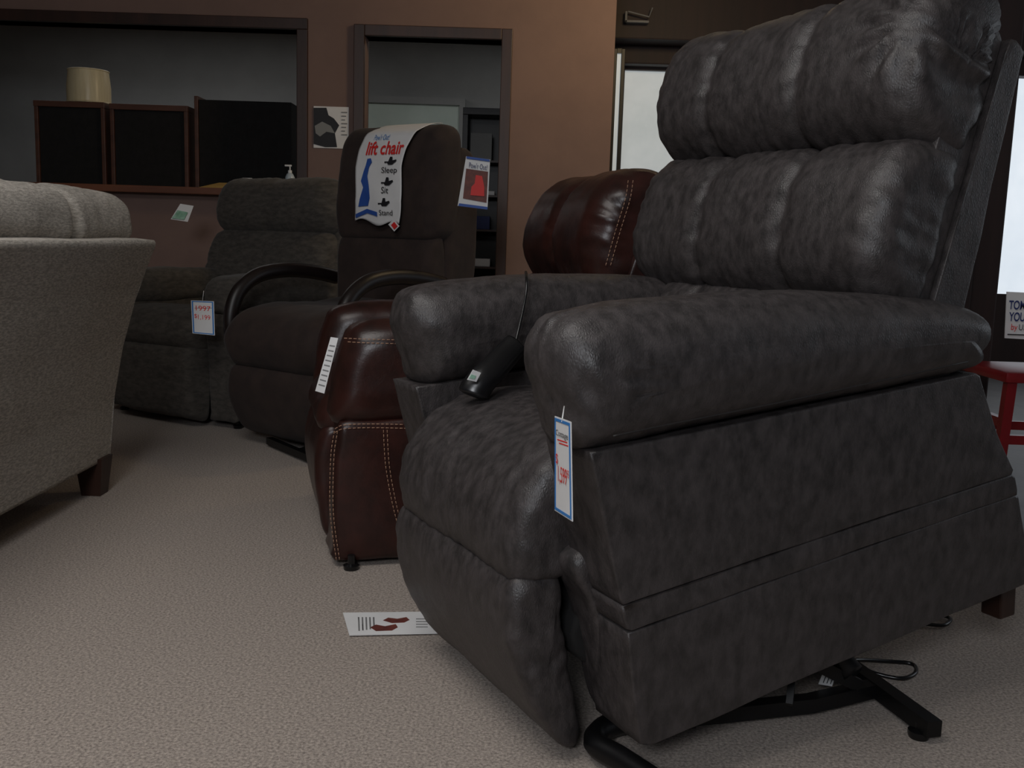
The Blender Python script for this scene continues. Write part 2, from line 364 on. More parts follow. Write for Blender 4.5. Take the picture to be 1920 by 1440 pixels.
# ================= MAIN CHARCOAL LIFT RECLINER
O=at(1115,855,1.5)
M=Fr(O,R(28),R(5))
main=thing('lift_recliner','large charcoal leather lift recliner raised on its black steel base','recliner',(M.w(.45,.43,0).x,M.w(.45,.43,0).y,0))
S_W=.83
arm_px=[(1092,846,.0),(1058,790,.03),(1028,738,.06),(1008,685,.07),(1016,630,.07),(1058,588,.07),(1200,562,.07),(1420,546,.07),(1600,549,.07),(1735,561,.07),(1808,590,.06),(1840,640,.03),(1842,680,.0),(1828,701,.0),(1500,771,.0),(1250,825,.0),(1130,852,.0)]
arm_bu=[M.bu(u,v,s) for u,v,s in arm_px]
pc=M.bu(1075,770,.05)
def armd(w,l):
    b,s,u=l; d=.003*noise.noise(w*10)+.0008*noise.noise(w*32)
    e=exp(-((b+.02)/.07)**2); d+=e*.0045*noise.noise(V((b*12,s*55,u*28)))
    d+=exp(-((u-.01)/.03)**2)*.0015*noise.noise(V((b*40,s*10,u*10)))
    db,du=b-pc[0]-.05,u-pc[1]+.05; rr=sqrt(db*db+du*du); an=math.atan2(du,db)
    if s<.06: d+=.0035*sin(an*17+2*noise.noise(w*9))*exp(-((rr-.10)/.05)**2)*(1 if b<.07 else 0.0 if b>.12 else (.12-b)/.05)
    return d
for s0,s1 in ((-.03,.175),(S_W-.175,S_W+.03)):
    pts=arm_bu if s0<0 else [(b+(.035 if b<.15 else 0),u) for b,u in arm_bu]
    mb=MB(); puff(mb,M,pts,s0,s1,.085,n=150,bulge=.003,disp=armd,ns=22,K=12,rings=12)
    ar=build('armrest',mb,M_main,main)
    if s0<0:
        mb=MB(); tube(mb,[M.w(*(lambda q:(q[0],-.0335,q[1]))(M.bu(u,v,-.034))) for u,v in [(1150,818),(1250,797),(1500,747),(1815,678)]],.0016,6,sm=6); build('seam',mb,M_maind,ar)
rows=[[(1108,850),(1500,770),(1838,698),(1872,815),(1903,888),(1530,1012),(1166,1138),(1138,1000)],
      [(1166,1138.5),(1530,1012.5),(1903,888.5),(1910,926),(1540,1056),(1178,1188)],
      [(1178,1188.5),(1540,1056.5),(1910,926.5),(1935,1090),(1560,1250),(1222,1400),(1202,1400),(1188,1300)]]
for s0,s1 in ((0,.14),(S_W-.14,S_W)):
    mb=MB()
    for r_ in rows:
        puff(mb,M,dens([M.bu(u,v,0) for u,v in r_]),s0,s1,.0045,n=140,bulge=.002,disp=lambda w,l:.002*noise.noise(w*7)+.0005*noise.noise(w*22),ns=6,smooth=False,rings=12)
    build('side_panel',mb,M_main,main)
def seatd(w,l):
    b,s,u=l; d=.006*noise.noise(w*6)+.001*noise.noise(w*18)
    front=exp(-((b+.03)/.12)**2)
    d+=front*.004*noise.noise(V((b*10,s*34,u*4)))
    for c in (.15,S_W-.15): d+=exp(-((s-c)/.05)**2)*.006*noise.noise(V((b*40,s*8,u*40)))
    return d
s_a,s_b=.142,S_W-.142
seat=[(.72,-.05),(.5,-.035),(.3,-.02),(.14,-.01),(.04,-.03),(-.035,-.085),(-.068,-.155),(-.072,-.215),(-.055,-.25),(.0,-.26),(.2,-.26),(.5,-.26),(.72,-.2)]
mb=MB(); puff(mb,M,seat,s_a,s_b,.045,n=130,bulge=.0,disp=seatd,ns=60,K=8); build('seat_cushion',mb,M_main,main)
foot=[(-.03,-.235),(-.068,-.245),(-.083,-.31),(-.074,-.39),(-.04,-.48),(.0,-.545),(.03,-.572),(.05,-.55),(.035,-.42),(.02,-.32),(.02,-.25)]
def footd(w,l):
    b,s,u=l; d=.004*noise.noise(w*6)+.0008*noise.noise(w*20)
    d+=exp(-((u+.25)/.04)**2)*.005*noise.noise(V((0,s*45,u*8)))
    for c in (s_a,s_b): d+=exp(-((s-c)/.04)**2)*.004*noise.noise(V((b*40,s*8,u*40)))
    return d
mb=MB(); puff(mb,M,foot,s_a+.003,s_b,.025,n=110,bulge=.004,disp=footd,ns=50,K=7); build('footrest',mb,M_main,main)
for a_,b_ in ((.09,.15),(S_W-.15,S_W-.09)):
    mb=MB(); puff(mb,M,[(.015,-.2),(.045,-.3),(.085,-.5),(.14,-.5),(.14,-.2)],a_,b_+.03 if a_<.2 else b_,.02,n=60,ns=6); build('front_post',mb,M_main,main)
mb=MB(); puff(mb,M,[(.12,-.28),(.8,-.28),(.8,-.38),(.12,-.44)],.15,S_W-.15,.01,n=60,ns=4); build('underframe',mb,M_blkcloth,main)
def brow(fr,mb,base,dv,h0,h1,tf,tb,s0,s1,cre,amp=1,er=.08,ex=2.6,csc=.2,fan=None,n=96,ns=90,cw=.016):
    dv=V(dv).normalized(); nr=V((-dv.y,dv.x)); base=V(base); hc=(h0+h1)/2; hh=(h1-h0)/2; pts=[]
    for k in range(40):
        a_=2*pi*k/40; c_,s_=cos(a_),sin(a_)
        x=math.copysign(abs(c_)**(2/ex),c_); y=math.copysign(abs(s_)**(2/ex),s_)
        x*= tf if x>0 else tb
        q=base+dv*(hc+y*hh)+nr*x; pts.append((q.x,q.y))
    def disp(w,l):
        b,s,u=l; q=V((b,u))-base; h=q.dot(dv); x=q.dot(nr)
        d=amp*(.006*noise.noise(w*5)+.001*noise.noise(w*20))
        fx=max(0,min(1,(x+.01)/.05))
        for c in cre:
            d-=csc*.22*exp(-abs((s-c)/cw)**1.3)*fx
            d+=amp*exp(-((s-c)/.05)**2)*.006*noise.noise(V((h*42,s*8,x*10)))
        for c in (s0+.02,s1-.02): d+=amp*exp(-((s-c)/.05)**2)*.006*noise.noise(V((h*42,s*9,x*10)))
        d+=amp*(exp(-((h-h0)/.035)**2)+exp(-((h-h1)/.035)**2))*.006*noise.noise(V((s*46,h*9,x*8)))
        if fan:
            ds=s-fan[0]; dh=h-fan[1]; rr=sqrt(ds*ds+dh*dh); an=math.atan2(dh,ds)
            d+=.009*sin(an*14+2*noise.noise(w*8))*exp(-((rr-.08)/.05)**2)
        return d
    return puff(mb,fr,pts,s0,s1,er,n=n,disp=disp,ns=ns,K=8,rings=6)
base=(.71,.12); dv=(.36,.93)
mb=MB(); brow(M,mb,base,dv,-.2,.06,.11,.03,.09,S_W-.1,(.33,.56),csc=.05,cw=.022); build('back_cushion',mb,M_main,main)
mb=MB(); brow(M,mb,base,dv,.015,.345,.155,.03,.03,S_W-.02,(.29,.55),er=.06,ex=2.7,csc=.065,cw=.02); build('back_cushion',mb,M_main,main)
mb=MB(); brow(M,mb,base,dv,.315,.65,.185,.04,.03,S_W+.005,(.33,.61),er=.075,ex=2.6,csc=.065,cw=.02,fan=(.06,.53)); build('back_cushion',mb,M_main,main)
D=V(dv).normalized(); Nn=V((-D.y,D.x)); B0=V(base)
def bp(h,x): q=B0+D*h+Nn*x; return (q.x,q.y)
mb=MB(); puff(mb,M,dens([bp(-.2,.05),bp(.1,.06),bp(.5,.06),bp(.57,.04),bp(.59,.0),bp(.57,-.035),bp(.3,-.035),bp(-.2,-.035)],4),.04,S_W-.04,.015,n=120,disp=wr(.002,9),ns=20); build('back_gusset',mb,M_main,main)
bb=dens([bp(-.25,-.037),bp(.3,-.037),bp(.555,-.037),bp(.575,-.05),bp(.565,-.085),bp(.3,-.105),bp(0,-.13),bp(-.25,-.15)],4)
mb=MB(); puff(mb,M,bb,.03,S_W-.03,.008,n=120,smooth=False,disp=wr(.002,8),ns=20,rings=8); build('back_panel',mb,M_main,main)
for s in (.08,.74):
    mb=MB(); c=M.w(*(lambda q:(q[0],s,q[1]))(M.bu(1872,1122,.08))); box(mb,c,(.024,.024,.035),(M.eb,M.es,M.eu),.004); build('rear_foot',mb,M_wood,main,False)
zf=.03
def fl(u,v,z=zf): return onZ(u,v,z)
mb=MB(); tube(mb,[fl(1240,1475),fl(1165,1425),fl(1118,1395),fl(1130,1368),fl(1180,1352),fl(1300,1343)],.022,10,sm=6); tube(mb,[fl(1290,1343),fl(1520,1318),fl(1640,1290)],.02,4,flat=1.0); tube(mb,[fl(1570,1235),fl(1650,1293),fl(1752,1368)],.022,4); tube(mb,[fl(1440,1200),fl(1570,1238)],.02,4)
build('lift_base',mb,M_blk,main,True,40)
for u,v in ((1722,1382),(1560,1250)):
    c=fl(u,v,0.0); mb=MB(); lathe(mb,(c.x,c.y,0.0),[(.018,0),(.02,.006),(.02,.014),(.008,.018),(.008,.03)],18); build('levelling_foot',mb,M_plast,main,True,50)
for s in (.2,.62):
    mb=MB(); p0=fl(1480,1322,.05)+M.es*(s-.2); p1=M.w(.62,s,-.33); tube(mb,[p0,p1],.018,4,flat=.5); build('lift_arm',mb,M_blk,main,False)
    mb=MB(); p2=M.w(.30,s,-.36); p3=fl(1610,1285,.05)+M.es*(s-.2)
    tube(mb,[p3,p2],.018,4,flat=.5); build('lift_arm',mb,M_blk,main,False)
mb=MB(); tube(mb,[M.w(.35,.3,-.34),M.w(.62,.5,-.33),fl(1600,1262,.08)],.022,12); build('motor',mb,M_blk,main)
st=MB()
P=[on(u,v,M.w(0,.12,0),M.es) for u,v in ((1535,1283),(1560,1287),(1576,1243),(1552,1240))]
quad(st,*P,.001); sk=build('warning_sticker',st,M_paper,main,False)
mb=MB()
for i in range(3):
    f0=.2+.27*i; a_=P[0].lerp(P[1],f0)-M.es*.002; b_=P[3].lerp(P[2],f0)-M.es*.002; dr=(P[1]-P[0]).normalized()*.002
    quad(mb,a_.lerp(b_,.1),a_.lerp(b_,.1)+dr,a_.lerp(b_,.9)+dr,a_.lerp(b_,.9),.0005)
build('fine_print',mb,M_ink,sk,False)
mb=MB(); tube(mb,[fl(1570,1250,.05),fl(1600,1238,.03),fl(1660,1240,.012),fl(1710,1245,.008),fl(1716,1262,.008),fl(1690,1272,.008),fl(1640,1262,.01),fl(1600,1243,.03)],.0045,8,sm=8)
tag(build('power_cord',mb,M_plast),'thin black power cord looped on carpet behind the raised lift base','cord')
mb=MB(); tube(mb,[fl(1720,1168,.008),fl(1760,1155,.008),fl(1782,1160,.008),fl(1770,1172,.008),fl(1735,1170,.008)],.0045,8,sm=8)
tag(build('cable_loop',mb,M_plast),'short black cable end on carpet near rear foot of charcoal recliner','cable')
rm=thing('remote_control','black corded hand remote hanging inside far arm of the charcoal recliner','remote',M.w(.02,.62,-.02))
mb=MB(); q=lambda u,v,s:on(u,v,M.w(0,s,0),M.es)
tube(mb,[q(886,744,.57),q(892,729,.57),q(905,712,.57),q(925,692,.58),q(950,664,.60),q(968,645,.61)],lambda t:.033*min(1,.5+t*6)*(1-.2*t),16,sm=6,flat=.6); rb=build('casing',mb,M_plast,rm)
mb=MB()
P=[q(u,v,.535) for u,v in ((876,712),(893,716),(902,699),(887,693))]; quad(mb,*P,.001); sr=build('button_label',mb,M_paper,rm,False)
mb=MB(); P=[q(u,v,.533) for u,v in ((880,709),(890,711),(893,705),(884,702))]; quad(mb,*P,.001); build('printed_mark',mb,M_grnp,sr,False)
mb=MB(); tube(mb,[q(965,648,.60),q(972,620,.615),q(982,575,.63),q(987,545,.64),q(987,522,.66),q(986,510,.70)],.003,8,sm=6); build('cord',mb,M_plast,rm)
def pricetag(a,b,c,d,label,rows,string=None,name='price_tag'):
    a,b,c,d=map(V,(a,b,c,d)); n=(b-a).cross(d-a).normalized()
    t=thing(name,label,'price tag',(a+b)/2)
    mb=MB(); quad(mb,a,b,c,d,.0012); build('card',mb,M_paper,t,False)
    L=lambda x,y,e=.0008: (a.lerp(b,x)).lerp(d.lerp(c,x),y)+n*e
    mb=MB(); mx,my=.09,.045; wx,wy=.06,.03
    quad(mb,L(mx-wx,my-wy),L(1-mx+wx,my-wy),L(1-mx+wx,my),L(mx-wx,my),.0004); quad(mb,L(mx-wx,1-my),L(1-mx+wx,1-my),L(1-mx+wx,1-my+wy),L(mx-wx,1-my+wy),.0004)
    quad(mb,L(mx-wx,my),L(mx,my),L(mx,1-my),L(mx-wx,1-my),.0004); quad(mb,L(1-mx,my),L(1-mx+wx,my),L(1-mx+wx,1-my),L(1-mx,1-my),.0004)
    build('border',mb,M_blue,t,False)
    for s,x0,x1,y0,y1,m in rows:
        if s=='-':
            mb=MB(); quad(mb,L(x0,y0),L(x1,y1),L(x1,y1+.012),L(x0,y0+.012),.0004); build('pen_stroke',mb,m,t,False)
        else: text(s,L(x0,y0,.0014),(L(x1,y0)-L(x0,y0)),(L(x0,y1)-L(x0,y0)),1,1,m,t,bold=.0)
    if string:
        mb=MB(); tube(mb,[L(.5,.97)]+[V(p) for p in string],.001,6); build('string',mb,M_paper,t)
    return t
pricetag(at(1040,957,1.44),at(1073,978,1.35),at(1070,791,1.35),at(1040,780,1.44),'tall blue bordered price tag hanging from near arm of the charcoal recliner',
 [('Cottage',.13,.87,.79,.87,M_ink),('-',.2,.8,.76,.77,M_red),('-',.3,.85,.73,.74,M_red),('$',.12,.25,.5,.62,M_red),('1,599',.26,.76,.31,.5,M_red),('95',.78,.9,.42,.5,M_red)],[at(1058,762,1.44)])

# ================= BROWN LEATHER RECLINER
Lf=Fr((-.450,2.61,0),R(15),0)
lc=thing('leather_recliner','glossy brown leather recliner with pale contrast stitching behind charcoal one','recliner',(-.2,3.1,0))
gl=lambda a:(lambda w,l: a*(.006*noise.noise(w*6)+.003*noise.noise(w*15)))
for s0,s1 in ((0,.17),(.64,.81)):
    mb=MB(); puff(mb,Lf,dens([(-.018,.018),(-.024,.15),(-.02,.3),(.0,.405),(.3,.42),(.87,.42),(.88,.3),(.86,.02),(.4,.018)],3),s0,s1,.02,n=110,bulge=.006,disp=gl(.6),ns=8); build('side_panel',mb,M_brn,lc)
    mb=MB(); puff(mb,Lf,[(.0,.39),(-.02,.48),(.003,.60),(.06,.67),(.3,.685),(.7,.67),(.88,.61),(.9,.5),(.86,.42),(.3,.4)],s0-.012,s1+.012,.075,n=100,bulge=.006,disp=gl(1),ns=8,K=9); build('armrest',mb,M_brn,lc)
mb=MB(); puff(mb,Lf,[(.75,.5),(.4,.5),(.1,.52),(-.0,.47),(-.05,.40),(-.03,.34),(.1,.33),(.75,.33)],.165,.645,.05,n=90,disp=gl(1),ns=20); build('seat_cushion',mb,M_brn,lc)
mb=MB(); puff(mb,Lf,[(-.03,.36),(-.06,.28),(-.055,.16),(-.03,.05),(.02,.03),(.04,.2),(.03,.35)],.165,.645,.03,n=80,disp=gl(1),ns=20); build('footrest',mb,M_brn,lc)
base2=(.745,.58); dv2=(.36,.93)
mb=MB(); brow(Lf,mb,base2,dv2,-.2,.22,.15,.05,.10,.74,(.42,),er=.06,csc=.1,cw=.03); build('back_cushion',mb,M_brn,lc)
mb=MB(); brow(Lf,mb,base2,dv2,.16,.56,.19,.05,.05,.78,(.42,),er=.10,ex=2.2,csc=.12,cw=.03,amp=1.3); build('back_cushion',mb,M_brn,lc)
D2=V(dv2).normalized(); N2=V((-D2.y,D2.x)); B2=V(base2)
b2=lambda h,x:tuple(B2+D2*h+N2*x)
mb=MB(); puff(mb,Lf,[b2(-.3,0),b2(.1,.02),b2(.46,.03),b2(.54,-.01),b2(.5,-.1),b2(.2,-.13),b2(-.3,-.14)],.04,.78,.05,n=80,disp=gl(.8),ns=16); build('back_panel',mb,M_brn,lc)
mb=MB(); puff(mb,Lf,[(.1,.3),(.8,.3),(.8,.1),(.1,.1)],.17,.64,.01,n=40,ns=3,smooth=False); build('underframe',mb,M_blkcloth,lc)
def dashes(mb,P,step=.0125,ln=.0085,r=.0011):
    P=[V(p) for p in P]; P=cr(P,False,8); d=0
    for i in range(len(P)-1):
        L_=(P[i+1]-P[i]).length
        if L_<1e-6: continue
        while d<L_:
            a_=P[i].lerp(P[i+1],d/L_); b_=a_+(P[i+1]-P[i]).normalized()*ln
            tube(mb,[a_,b_],r,5); d+=step
        d-=L_
def stitch(runs,m=M_thread):
    mb=MB()
    for r_ in runs: dashes(mb,r_)
    build('stitching',mb,m,lc)
ql=lambda u,v,s:on(u,v,Lf.w(0,s,0),Lf.es)
stitch([[ql(628,804+o,-.008),ql(645,797+o,-.014),ql(700,795+o,-.017),ql(800,797+o,-.017)] for o in (0,7)])
stitch([[ql(627+o,808,-.008),ql(620+o,860,-.008),ql(619+o,960,-.008),ql(630+o,1045,-.006)] for o in (0,6)])
stitch([[ql(719+o,806,-.012),ql(724+o,880,-.012),ql(742+o,970,-.012),ql(768+o,1050,-.01)] for o in (0,7)])
stitch([[ql(645+o,634+o,-.002),ql(690,636+o,-.016),ql(770,638+o,-.016)] for o in (0,7)])
stitch([[Lf.w(q_[0],.035,q_[1]) for q_ in [Lf.bu(u+o,v,.035) for u,v in ((1178,338),(1172,375),(1155,430),(1135,500))]] for o in (0,9)])
for u,v in ((655,1074),(790,1072)):
    c=onZ(u,v,0); mb=MB(); lathe(mb,(c.x,c.y+.03,0),[(.02,0),(.022,.012),(.01,.016),(.01,.04)],16); build('levelling_foot',mb,M_plast,lc,True,50)
t=thing('hang_tag','narrow white printed tag hanging on front of brown leather recliner','tag',ql(605,735,-.03))
a,b,c,d=ql(591,733,-.035),ql(608,738,-.04),ql(634,634,-.04),ql(620,632,-.035)
mb=MB(); quad(mb,a,b,c,d,.001); build('card',mb,M_paper,t,False)
mb=MB(); n_=(b-a).cross(d-a).normalized()*.001
for i in range(9):
    y=.12+i*.09; quad(mb,a.lerp(d,y).lerp(b.lerp(c,y),.15)+n_,a.lerp(d,y).lerp(b.lerp(c,y),.85)+n_,a.lerp(d,y+.02).lerp(b.lerp(c,y+.02),.85)+n_,a.lerp(d,y+.02).lerp(b.lerp(c,y+.02),.15)+n_,.0003)
build('fine_print',mb,M_pgrey,t,False)

# ================= DARK BROWN CHAIR WITH WOOD ARMS
Df=Fr((-.658,3.9,0),R(54),0)
dc=thing('wood_arm_recliner','tall dark brown fabric lift chair with curved black wooden arms','recliner',(-.7,4.3,0))
fb=lambda a:(lambda w,l: a*(.006*noise.noise(w*5)+.003*noise.noise(w*16)))
mb=MB(); puff(mb,Df,[(.6,.60),(.3,.60),(.05,.60),(-.08,.56),(-.15,.47),(-.13,.38),(-.05,.34),(.3,.34),(.6,.36)],.02,.60,.07,n=90,disp=fb(1),ns=20,K=8); build('seat_cushion',mb,M_dkb,dc)
mb=MB(); puff(mb,Df,[(-.03,.37),(-.12,.33),(-.13,.22),(-.08,.1),(-.02,.05),(.05,.05),(.08,.2),(.06,.35)],.03,.59,.05,n=80,disp=fb(1),ns=16); build('footrest',mb,M_dkb,dc)
mb=MB(); puff(mb,Df,[(.05,.38),(.6,.42),(.62,.14),(.06,.10)],.02,.60,.02,n=60,disp=fb(.6),ns=6); build('side_panel',mb,M_dkb,dc)
mb=MB(); puff(mb,Df,[(.53,.5),(.505,.65),(.50,.8),(.535,.895),(.62,.9),(.66,.5)],.02,.60,.05,n=80,disp=fb(1),ns=20); build('back_cushion',mb,M_dkb,dc)
mb=MB(); puff(mb,Df,[(.54,.885),(.51,.93),(.50,1.05),(.525,1.25),(.565,1.35),(.64,1.39),(.72,1.35),(.72,1.1),(.68,.9)],.0,.62,.07,n=90,disp=fb(1),ns=20,K=8); build('back_cushion',mb,M_dkb,dc)
mb=MB(); puff(mb,Df,[(.62,.45),(.62,.9),(.64,1.2),(.70,1.29),(.80,1.27),(.84,1.1),(.83,.7),(.78,.45)],.01,.61,.03,n=80,disp=fb(.6),ns=10); build('back_panel',mb,M_dkb,dc)
for s in (-.02,.64):
    mb=MB()
    arc=[(.56,.70),(.42,.725),(.25,.735),(.10,.715),(.0,.655),(-.045,.57),(-.05,.48),(-.02,.40),(.05,.36)]
    tube(mb,[Df.w(b,s,u) for b,u in arc],lambda t:.030,14,sm=8,flat=1.1,upv=tuple(Df.es))
    build('wooden_arm',mb,M_armw,dc)
mb=MB(); tube(mb,[onZ(505,826,.025),onZ(590,862,.025)],.02,4); tube(mb,[onZ(560,850,.025),onZ(700,800,.025)],.02,4); tube(mb,[onZ(620,825,.025),onZ(620,825,.025)+V((.05,.1,.15))],.02,4); build('lift_base',mb,M_blk,dc,False)
qd=lambda u,v,b: on(u,v,Df.w(b,0,0),Df.eb)
def dprof(h):
    pts=[(.93,.488),(1.05,.478),(1.2,.492),(1.28,.512),(1.34,.54),(1.375,.575)]
    for i in range(len(pts)-1):
        if pts[i][0]<=h<=pts[i+1][0]:
            f=(h-pts[i][0])/(pts[i+1][0]-pts[i][0]); return pts[i][1]*(1-f)+pts[i+1][1]*f
    return pts[0][1] if h<pts[0][0] else pts[-1][1]
cov=thing('chair_back_cover','white printed cloth cover draped over top of the dark brown lift chair','cover',Df.w(.5,.35,.9))
def sc(u,v,b=.49):
    p=qd(u,v,b)-Df.o; return p.dot(Df.es),p.z
sl,zl=sc(684,245,.53); srr,zr=sc(775,240,.53); s2,zb1=sc(670,414); s3,zb2=sc(752,422)
NU,NV=30,50; vs=[];fs=[]
for j in range(NV+1):
    f=j/NV
    for i in range(NU+1):
        g=i/NU
        if f<.8:
            k=f/.8; z=(zb1*(1-g)+zb2*g)*(1-k)+1.355*k
            if k<.1: z+=.012*sin(g*9)*(1-k/.1)
            b=dprof(z)-.008
        else:
            k=(f-.8)/.2; b=dprof(1.355)-.008+(.17)*k; z=1.355+.05*sin(k*pi*.5)
        kk=min(1,f/.8); s=(s2*(1-g)+s3*g)*(1-kk)+(sl*(1-g)+srr*g)*kk
        s+=-.012*sin(kk*7)*(1 if g>.5 else .6)
        b-=.003*noise.noise(V((s*14,z*9,1)))+.002
        vs.append(Df.w(b,s,z))
for j in range(NV):
    for i in range(NU): fs.append([j*(NU+1)+i,j*(NU+1)+i+1,(j+1)*(NU+1)+i+1,(j+1)*(NU+1)+i])
mb=MB(); mb.add(vs,fs); clo=build('cloth',mb,M_paper,cov)
so=clo.modifiers.new('s','SOLIDIFY'); so.thickness=.002; so.offset=0
er=-Df.es
def prj(p):
    l=p-Df.o; s=l.dot(Df.es); z=l.z
    return Df.w(dprof(min(z,1.355))-.018,s,z)
def ct(s,u0,v0,u1,v1,m,bold=.0):
    p=qd(u0,v0,.49); pr=qd(u1,v0,.49); pt=qd(u0,v1,.49)
    return text(s,p,er,Z*(pt.z-p.z),abs((pr-p).dot(er)),1,m,cov,prj,bold)
ct('lift chair',686,291,755,265,M_red,.018); ct('Sleep',720,328,749,314,M_ink); ct('Sit',722,363,735,351,M_ink); ct('Stand',718,404,743,394,M_ink); ct("Pow'r Out!",694,262,722,251,M_blue)
def cpoly(pts,m,name):
    mb=MB(); P=[prj(qd(u,v,.49)) for u,v in pts]
    poly(mb,P,-Df.eb,.001); return build(name,mb,m,cov,False)
cpoly([(691,298),(697,297),(700,304),(696,314),(694,330),(698,350),(701,372),(698,386),(680,388),(683,374),(688,352),(683,340),(687,322),(690,310)],M_dblue,'figure_print')
cpoly([(674,402),(696,392),(714,398),(714,406),(696,400),(674,409)],M_dblue,'swoosh_print')
for (u,v) in ((735,301),(732,340),(728,379)):
    cpoly([(u-11,v+2),(u-4,v+2),(u-2,v-7),(u+2,v-7),(u+3,v),(u+10,v-2),(u+11,v+1),(u+4,v+8),(u-4,v+8),(u-6,v+4),(u-11,v+5)],M_ink,'chair_print')
t=thing('red_hang_tag','tiny white and red diamond tag hanging under the printed cover','tag',qd(738,430,.46))
mb=MB(); quad(mb,qd(728,421,.475),qd(739,434,.475),qd(749,424,.475),qd(738,411,.475),.001); build('card',mb,M_paper,t,False)
mb=MB(); quad(mb,qd(733,422,.47),qd(739,430,.47),qd(745,424,.47),qd(739,416,.47),.001); build('print',mb,M_red,t,False)
t=thing('brochure','glossy brochure with red chair photo tucked at side of dark brown chair','brochure',at(888,392,4.2))
def bq(name,pts,m,e):
    mb=MB(); P=[at(u,v,4.2-e) for u,v in pts]; poly(mb,P,(CAM-P[0]).normalized(),.001); return build(name,mb,m,t,False)
bq('sheet',[(858,386),(914,393),(919,299),(874,293)],M_paper,0)
bq('photo',[(868,372),(912,380),(915,322),(874,316)],M_brp,.004)
bq('chair_print',[(884,350),(882,366),(908,368),(908,350),(904,330),(892,328),(890,344)],M_red,.008)
bq('blue_band',[(874,297),(918,303),(918,299),(875,293)],M_dblue,.008)
bq('blue_band',[(859,386),(914,393),(914,388),(861,381)],M_dblue,.008)
p=at(879,314,4.19); text("Pow'r Out!",p,(at(913,319,4.19)-p),(at(880,304,4.19)-p),1,1,M_navy,t)

# ================= GREY RECLINER
Gf=Fr((-1.24,4.45,0),R(60),0)
gc=thing('grey_recliner','grey brown chenille recliner standing in front of the counter wall','recliner',(-1.4,5.0,0))
for s0,s1 in ((0,.18),(.70,.88)):
    mb=MB(); puff(mb,Gf,[(.0,.06),(-.01,.3),(.0,.55),(.3,.56),(.78,.56),(.8,.3),(.78,.05),(.4,.04),(.03,.04)],s0,s1,.02,n=90,bulge=.006,disp=fb(.8),ns=6); build('side_panel',mb,M_gry,gc)
    mb=MB(); puff(mb,Gf,[(.0,.53),(-.035,.58),(-.03,.66),(.04,.70),(.3,.71),(.6,.70),(.8,.66),(.8,.56),(.3,.53)],s0-.02,s1+.02,.07,n=90,disp=fb(1),ns=8,K=8); build('armrest',mb,M_gry,gc)
mb=MB(); puff(mb,Gf,[(.65,.53),(.3,.53),(.0,.54),(-.09,.50),(-.13,.43),(-.1,.37),(.0,.34),(.65,.34)],.175,.705,.06,n=80,disp=fb(1),ns=20); build('seat_cushion',mb,M_gry,gc)
mb=MB(); puff(mb,Gf,[(-.03,.37),(-.12,.36),(-.13,.24),(-.11,.08),(-.06,.04),(.0,.04),(.02,.2),(.02,.35)],.175,.705,.03,n=70,disp=fb(1),ns=16); build('footrest',mb,M_gry,gc)
bg=(.66,.55); dg=(.3,.95)
mb=MB(); brow(Gf,mb,bg,dg,-.1,.38,.14,.04,.03,.85,(),er=.09,amp=.8); build('back_cushion',mb,M_gry,gc)
mb=MB(); brow(Gf,mb,bg,dg,.33,.65,.17,.06,.01,.87,(.44,),er=.13,amp=.8,csc=.03,cw=.05); build('back_cushion',mb,M_gry,gc)
D3=V(dg).normalized(); N3=V((-D3.y,D3.x)); B3=V(bg); b3=lambda h,x:tuple(B3+D3*h+N3*x)
mb=MB(); puff(mb,Gf,[b3(-.2,0),b3(.2,.03),b3(.5,.03),b3(.58,-.02),b3(.5,-.12),b3(.2,-.15),b3(-.2,-.13)],.02,.86,.05,n=80,disp=fb(.7),ns=12); build('back_panel',mb,M_gry,gc)
for s in (.05,.83):
    for b in (.05,.72):
        c=Gf.w(b,s,0); mb=MB(); lathe(mb,c,[(.02,0),(.024,.015),(.012,.02),(.012,.07)],14); build('levelling_foot',mb,M_plast,gc,True,50)
mb=MB(); puff(mb,Gf,[(.02,.3),(.7,.3),(.7,.08),(.02,.08)],.19,.69,.01,n=40,ns=3,smooth=False); build('underframe',mb,M_blkcloth,gc)
qg=lambda u,v,t_=4.25:at(u,v,t_)
pricetag(qg(361,625),qg(403,629),qg(401,565),qg(358,563),'small blue bordered price tag hanging on arm of the grey recliner',
 [('1997',.2,.85,.7,.85,M_red),('-',.15,.9,.76,.79,M_ink),('$',.12,.24,.46,.6,M_red),('1,199',.28,.82,.42,.58,M_red)],[qg(382,545)])
t=thing('leaflet','pale green and white leaflet sticking out left of grey recliner back','leaflet',at(340,416,5.35))
mb=MB(); P=[at(u,v,5.2) for u,v in ((320,411),(352,416),(363,386),(338,382))]; quad(mb,*P,.001); build('sheet',mb,M_paper,t,False)
mb=MB(); P=[at(u,v,5.19) for u,v in ((322,409),(345,412),(352,398),(333,394))]; quad(mb,*P,.001); build('print',mb,M_grnp,t,False)

# ================= SOFA (seen from behind)
Sf=Fr((-1.38,3.36,0),R(180),0)
sf=thing('sofa','light beige grey upholstered sofa seen from behind at the left','sofa',(-1.8,2.4,0))
sd=lambda a:(lambda w,l: a*(.003*noise.noise(w*4)))
back=dens([(-.0,.115),(-.015,.3),(-.055,.5),(-.115,.7),(-.178,.85),(-.172,.862),(-.1,.868),(.02,.83),(.1,.5),(.1,.115)],4)
mb=MB(); puff(mb,Sf,back,0,1.9,.008,n=160,bulge=.0,disp=sd(1),ns=30,smooth=False); bkk=build('back',mb,M_sofa,sf)
for s0,s1 in ((.0,.16),(1.74,1.9)):
    mb=MB(); puff(mb,Sf,dens([(.08,.12),(.08,.6),(.12,.64),(.8,.64),(.86,.6),(.85,.12)],4),s0,s1,.03,n=80,disp=sd(1),ns=6,smooth=False); build('armrest',mb,M_sofa,sf)
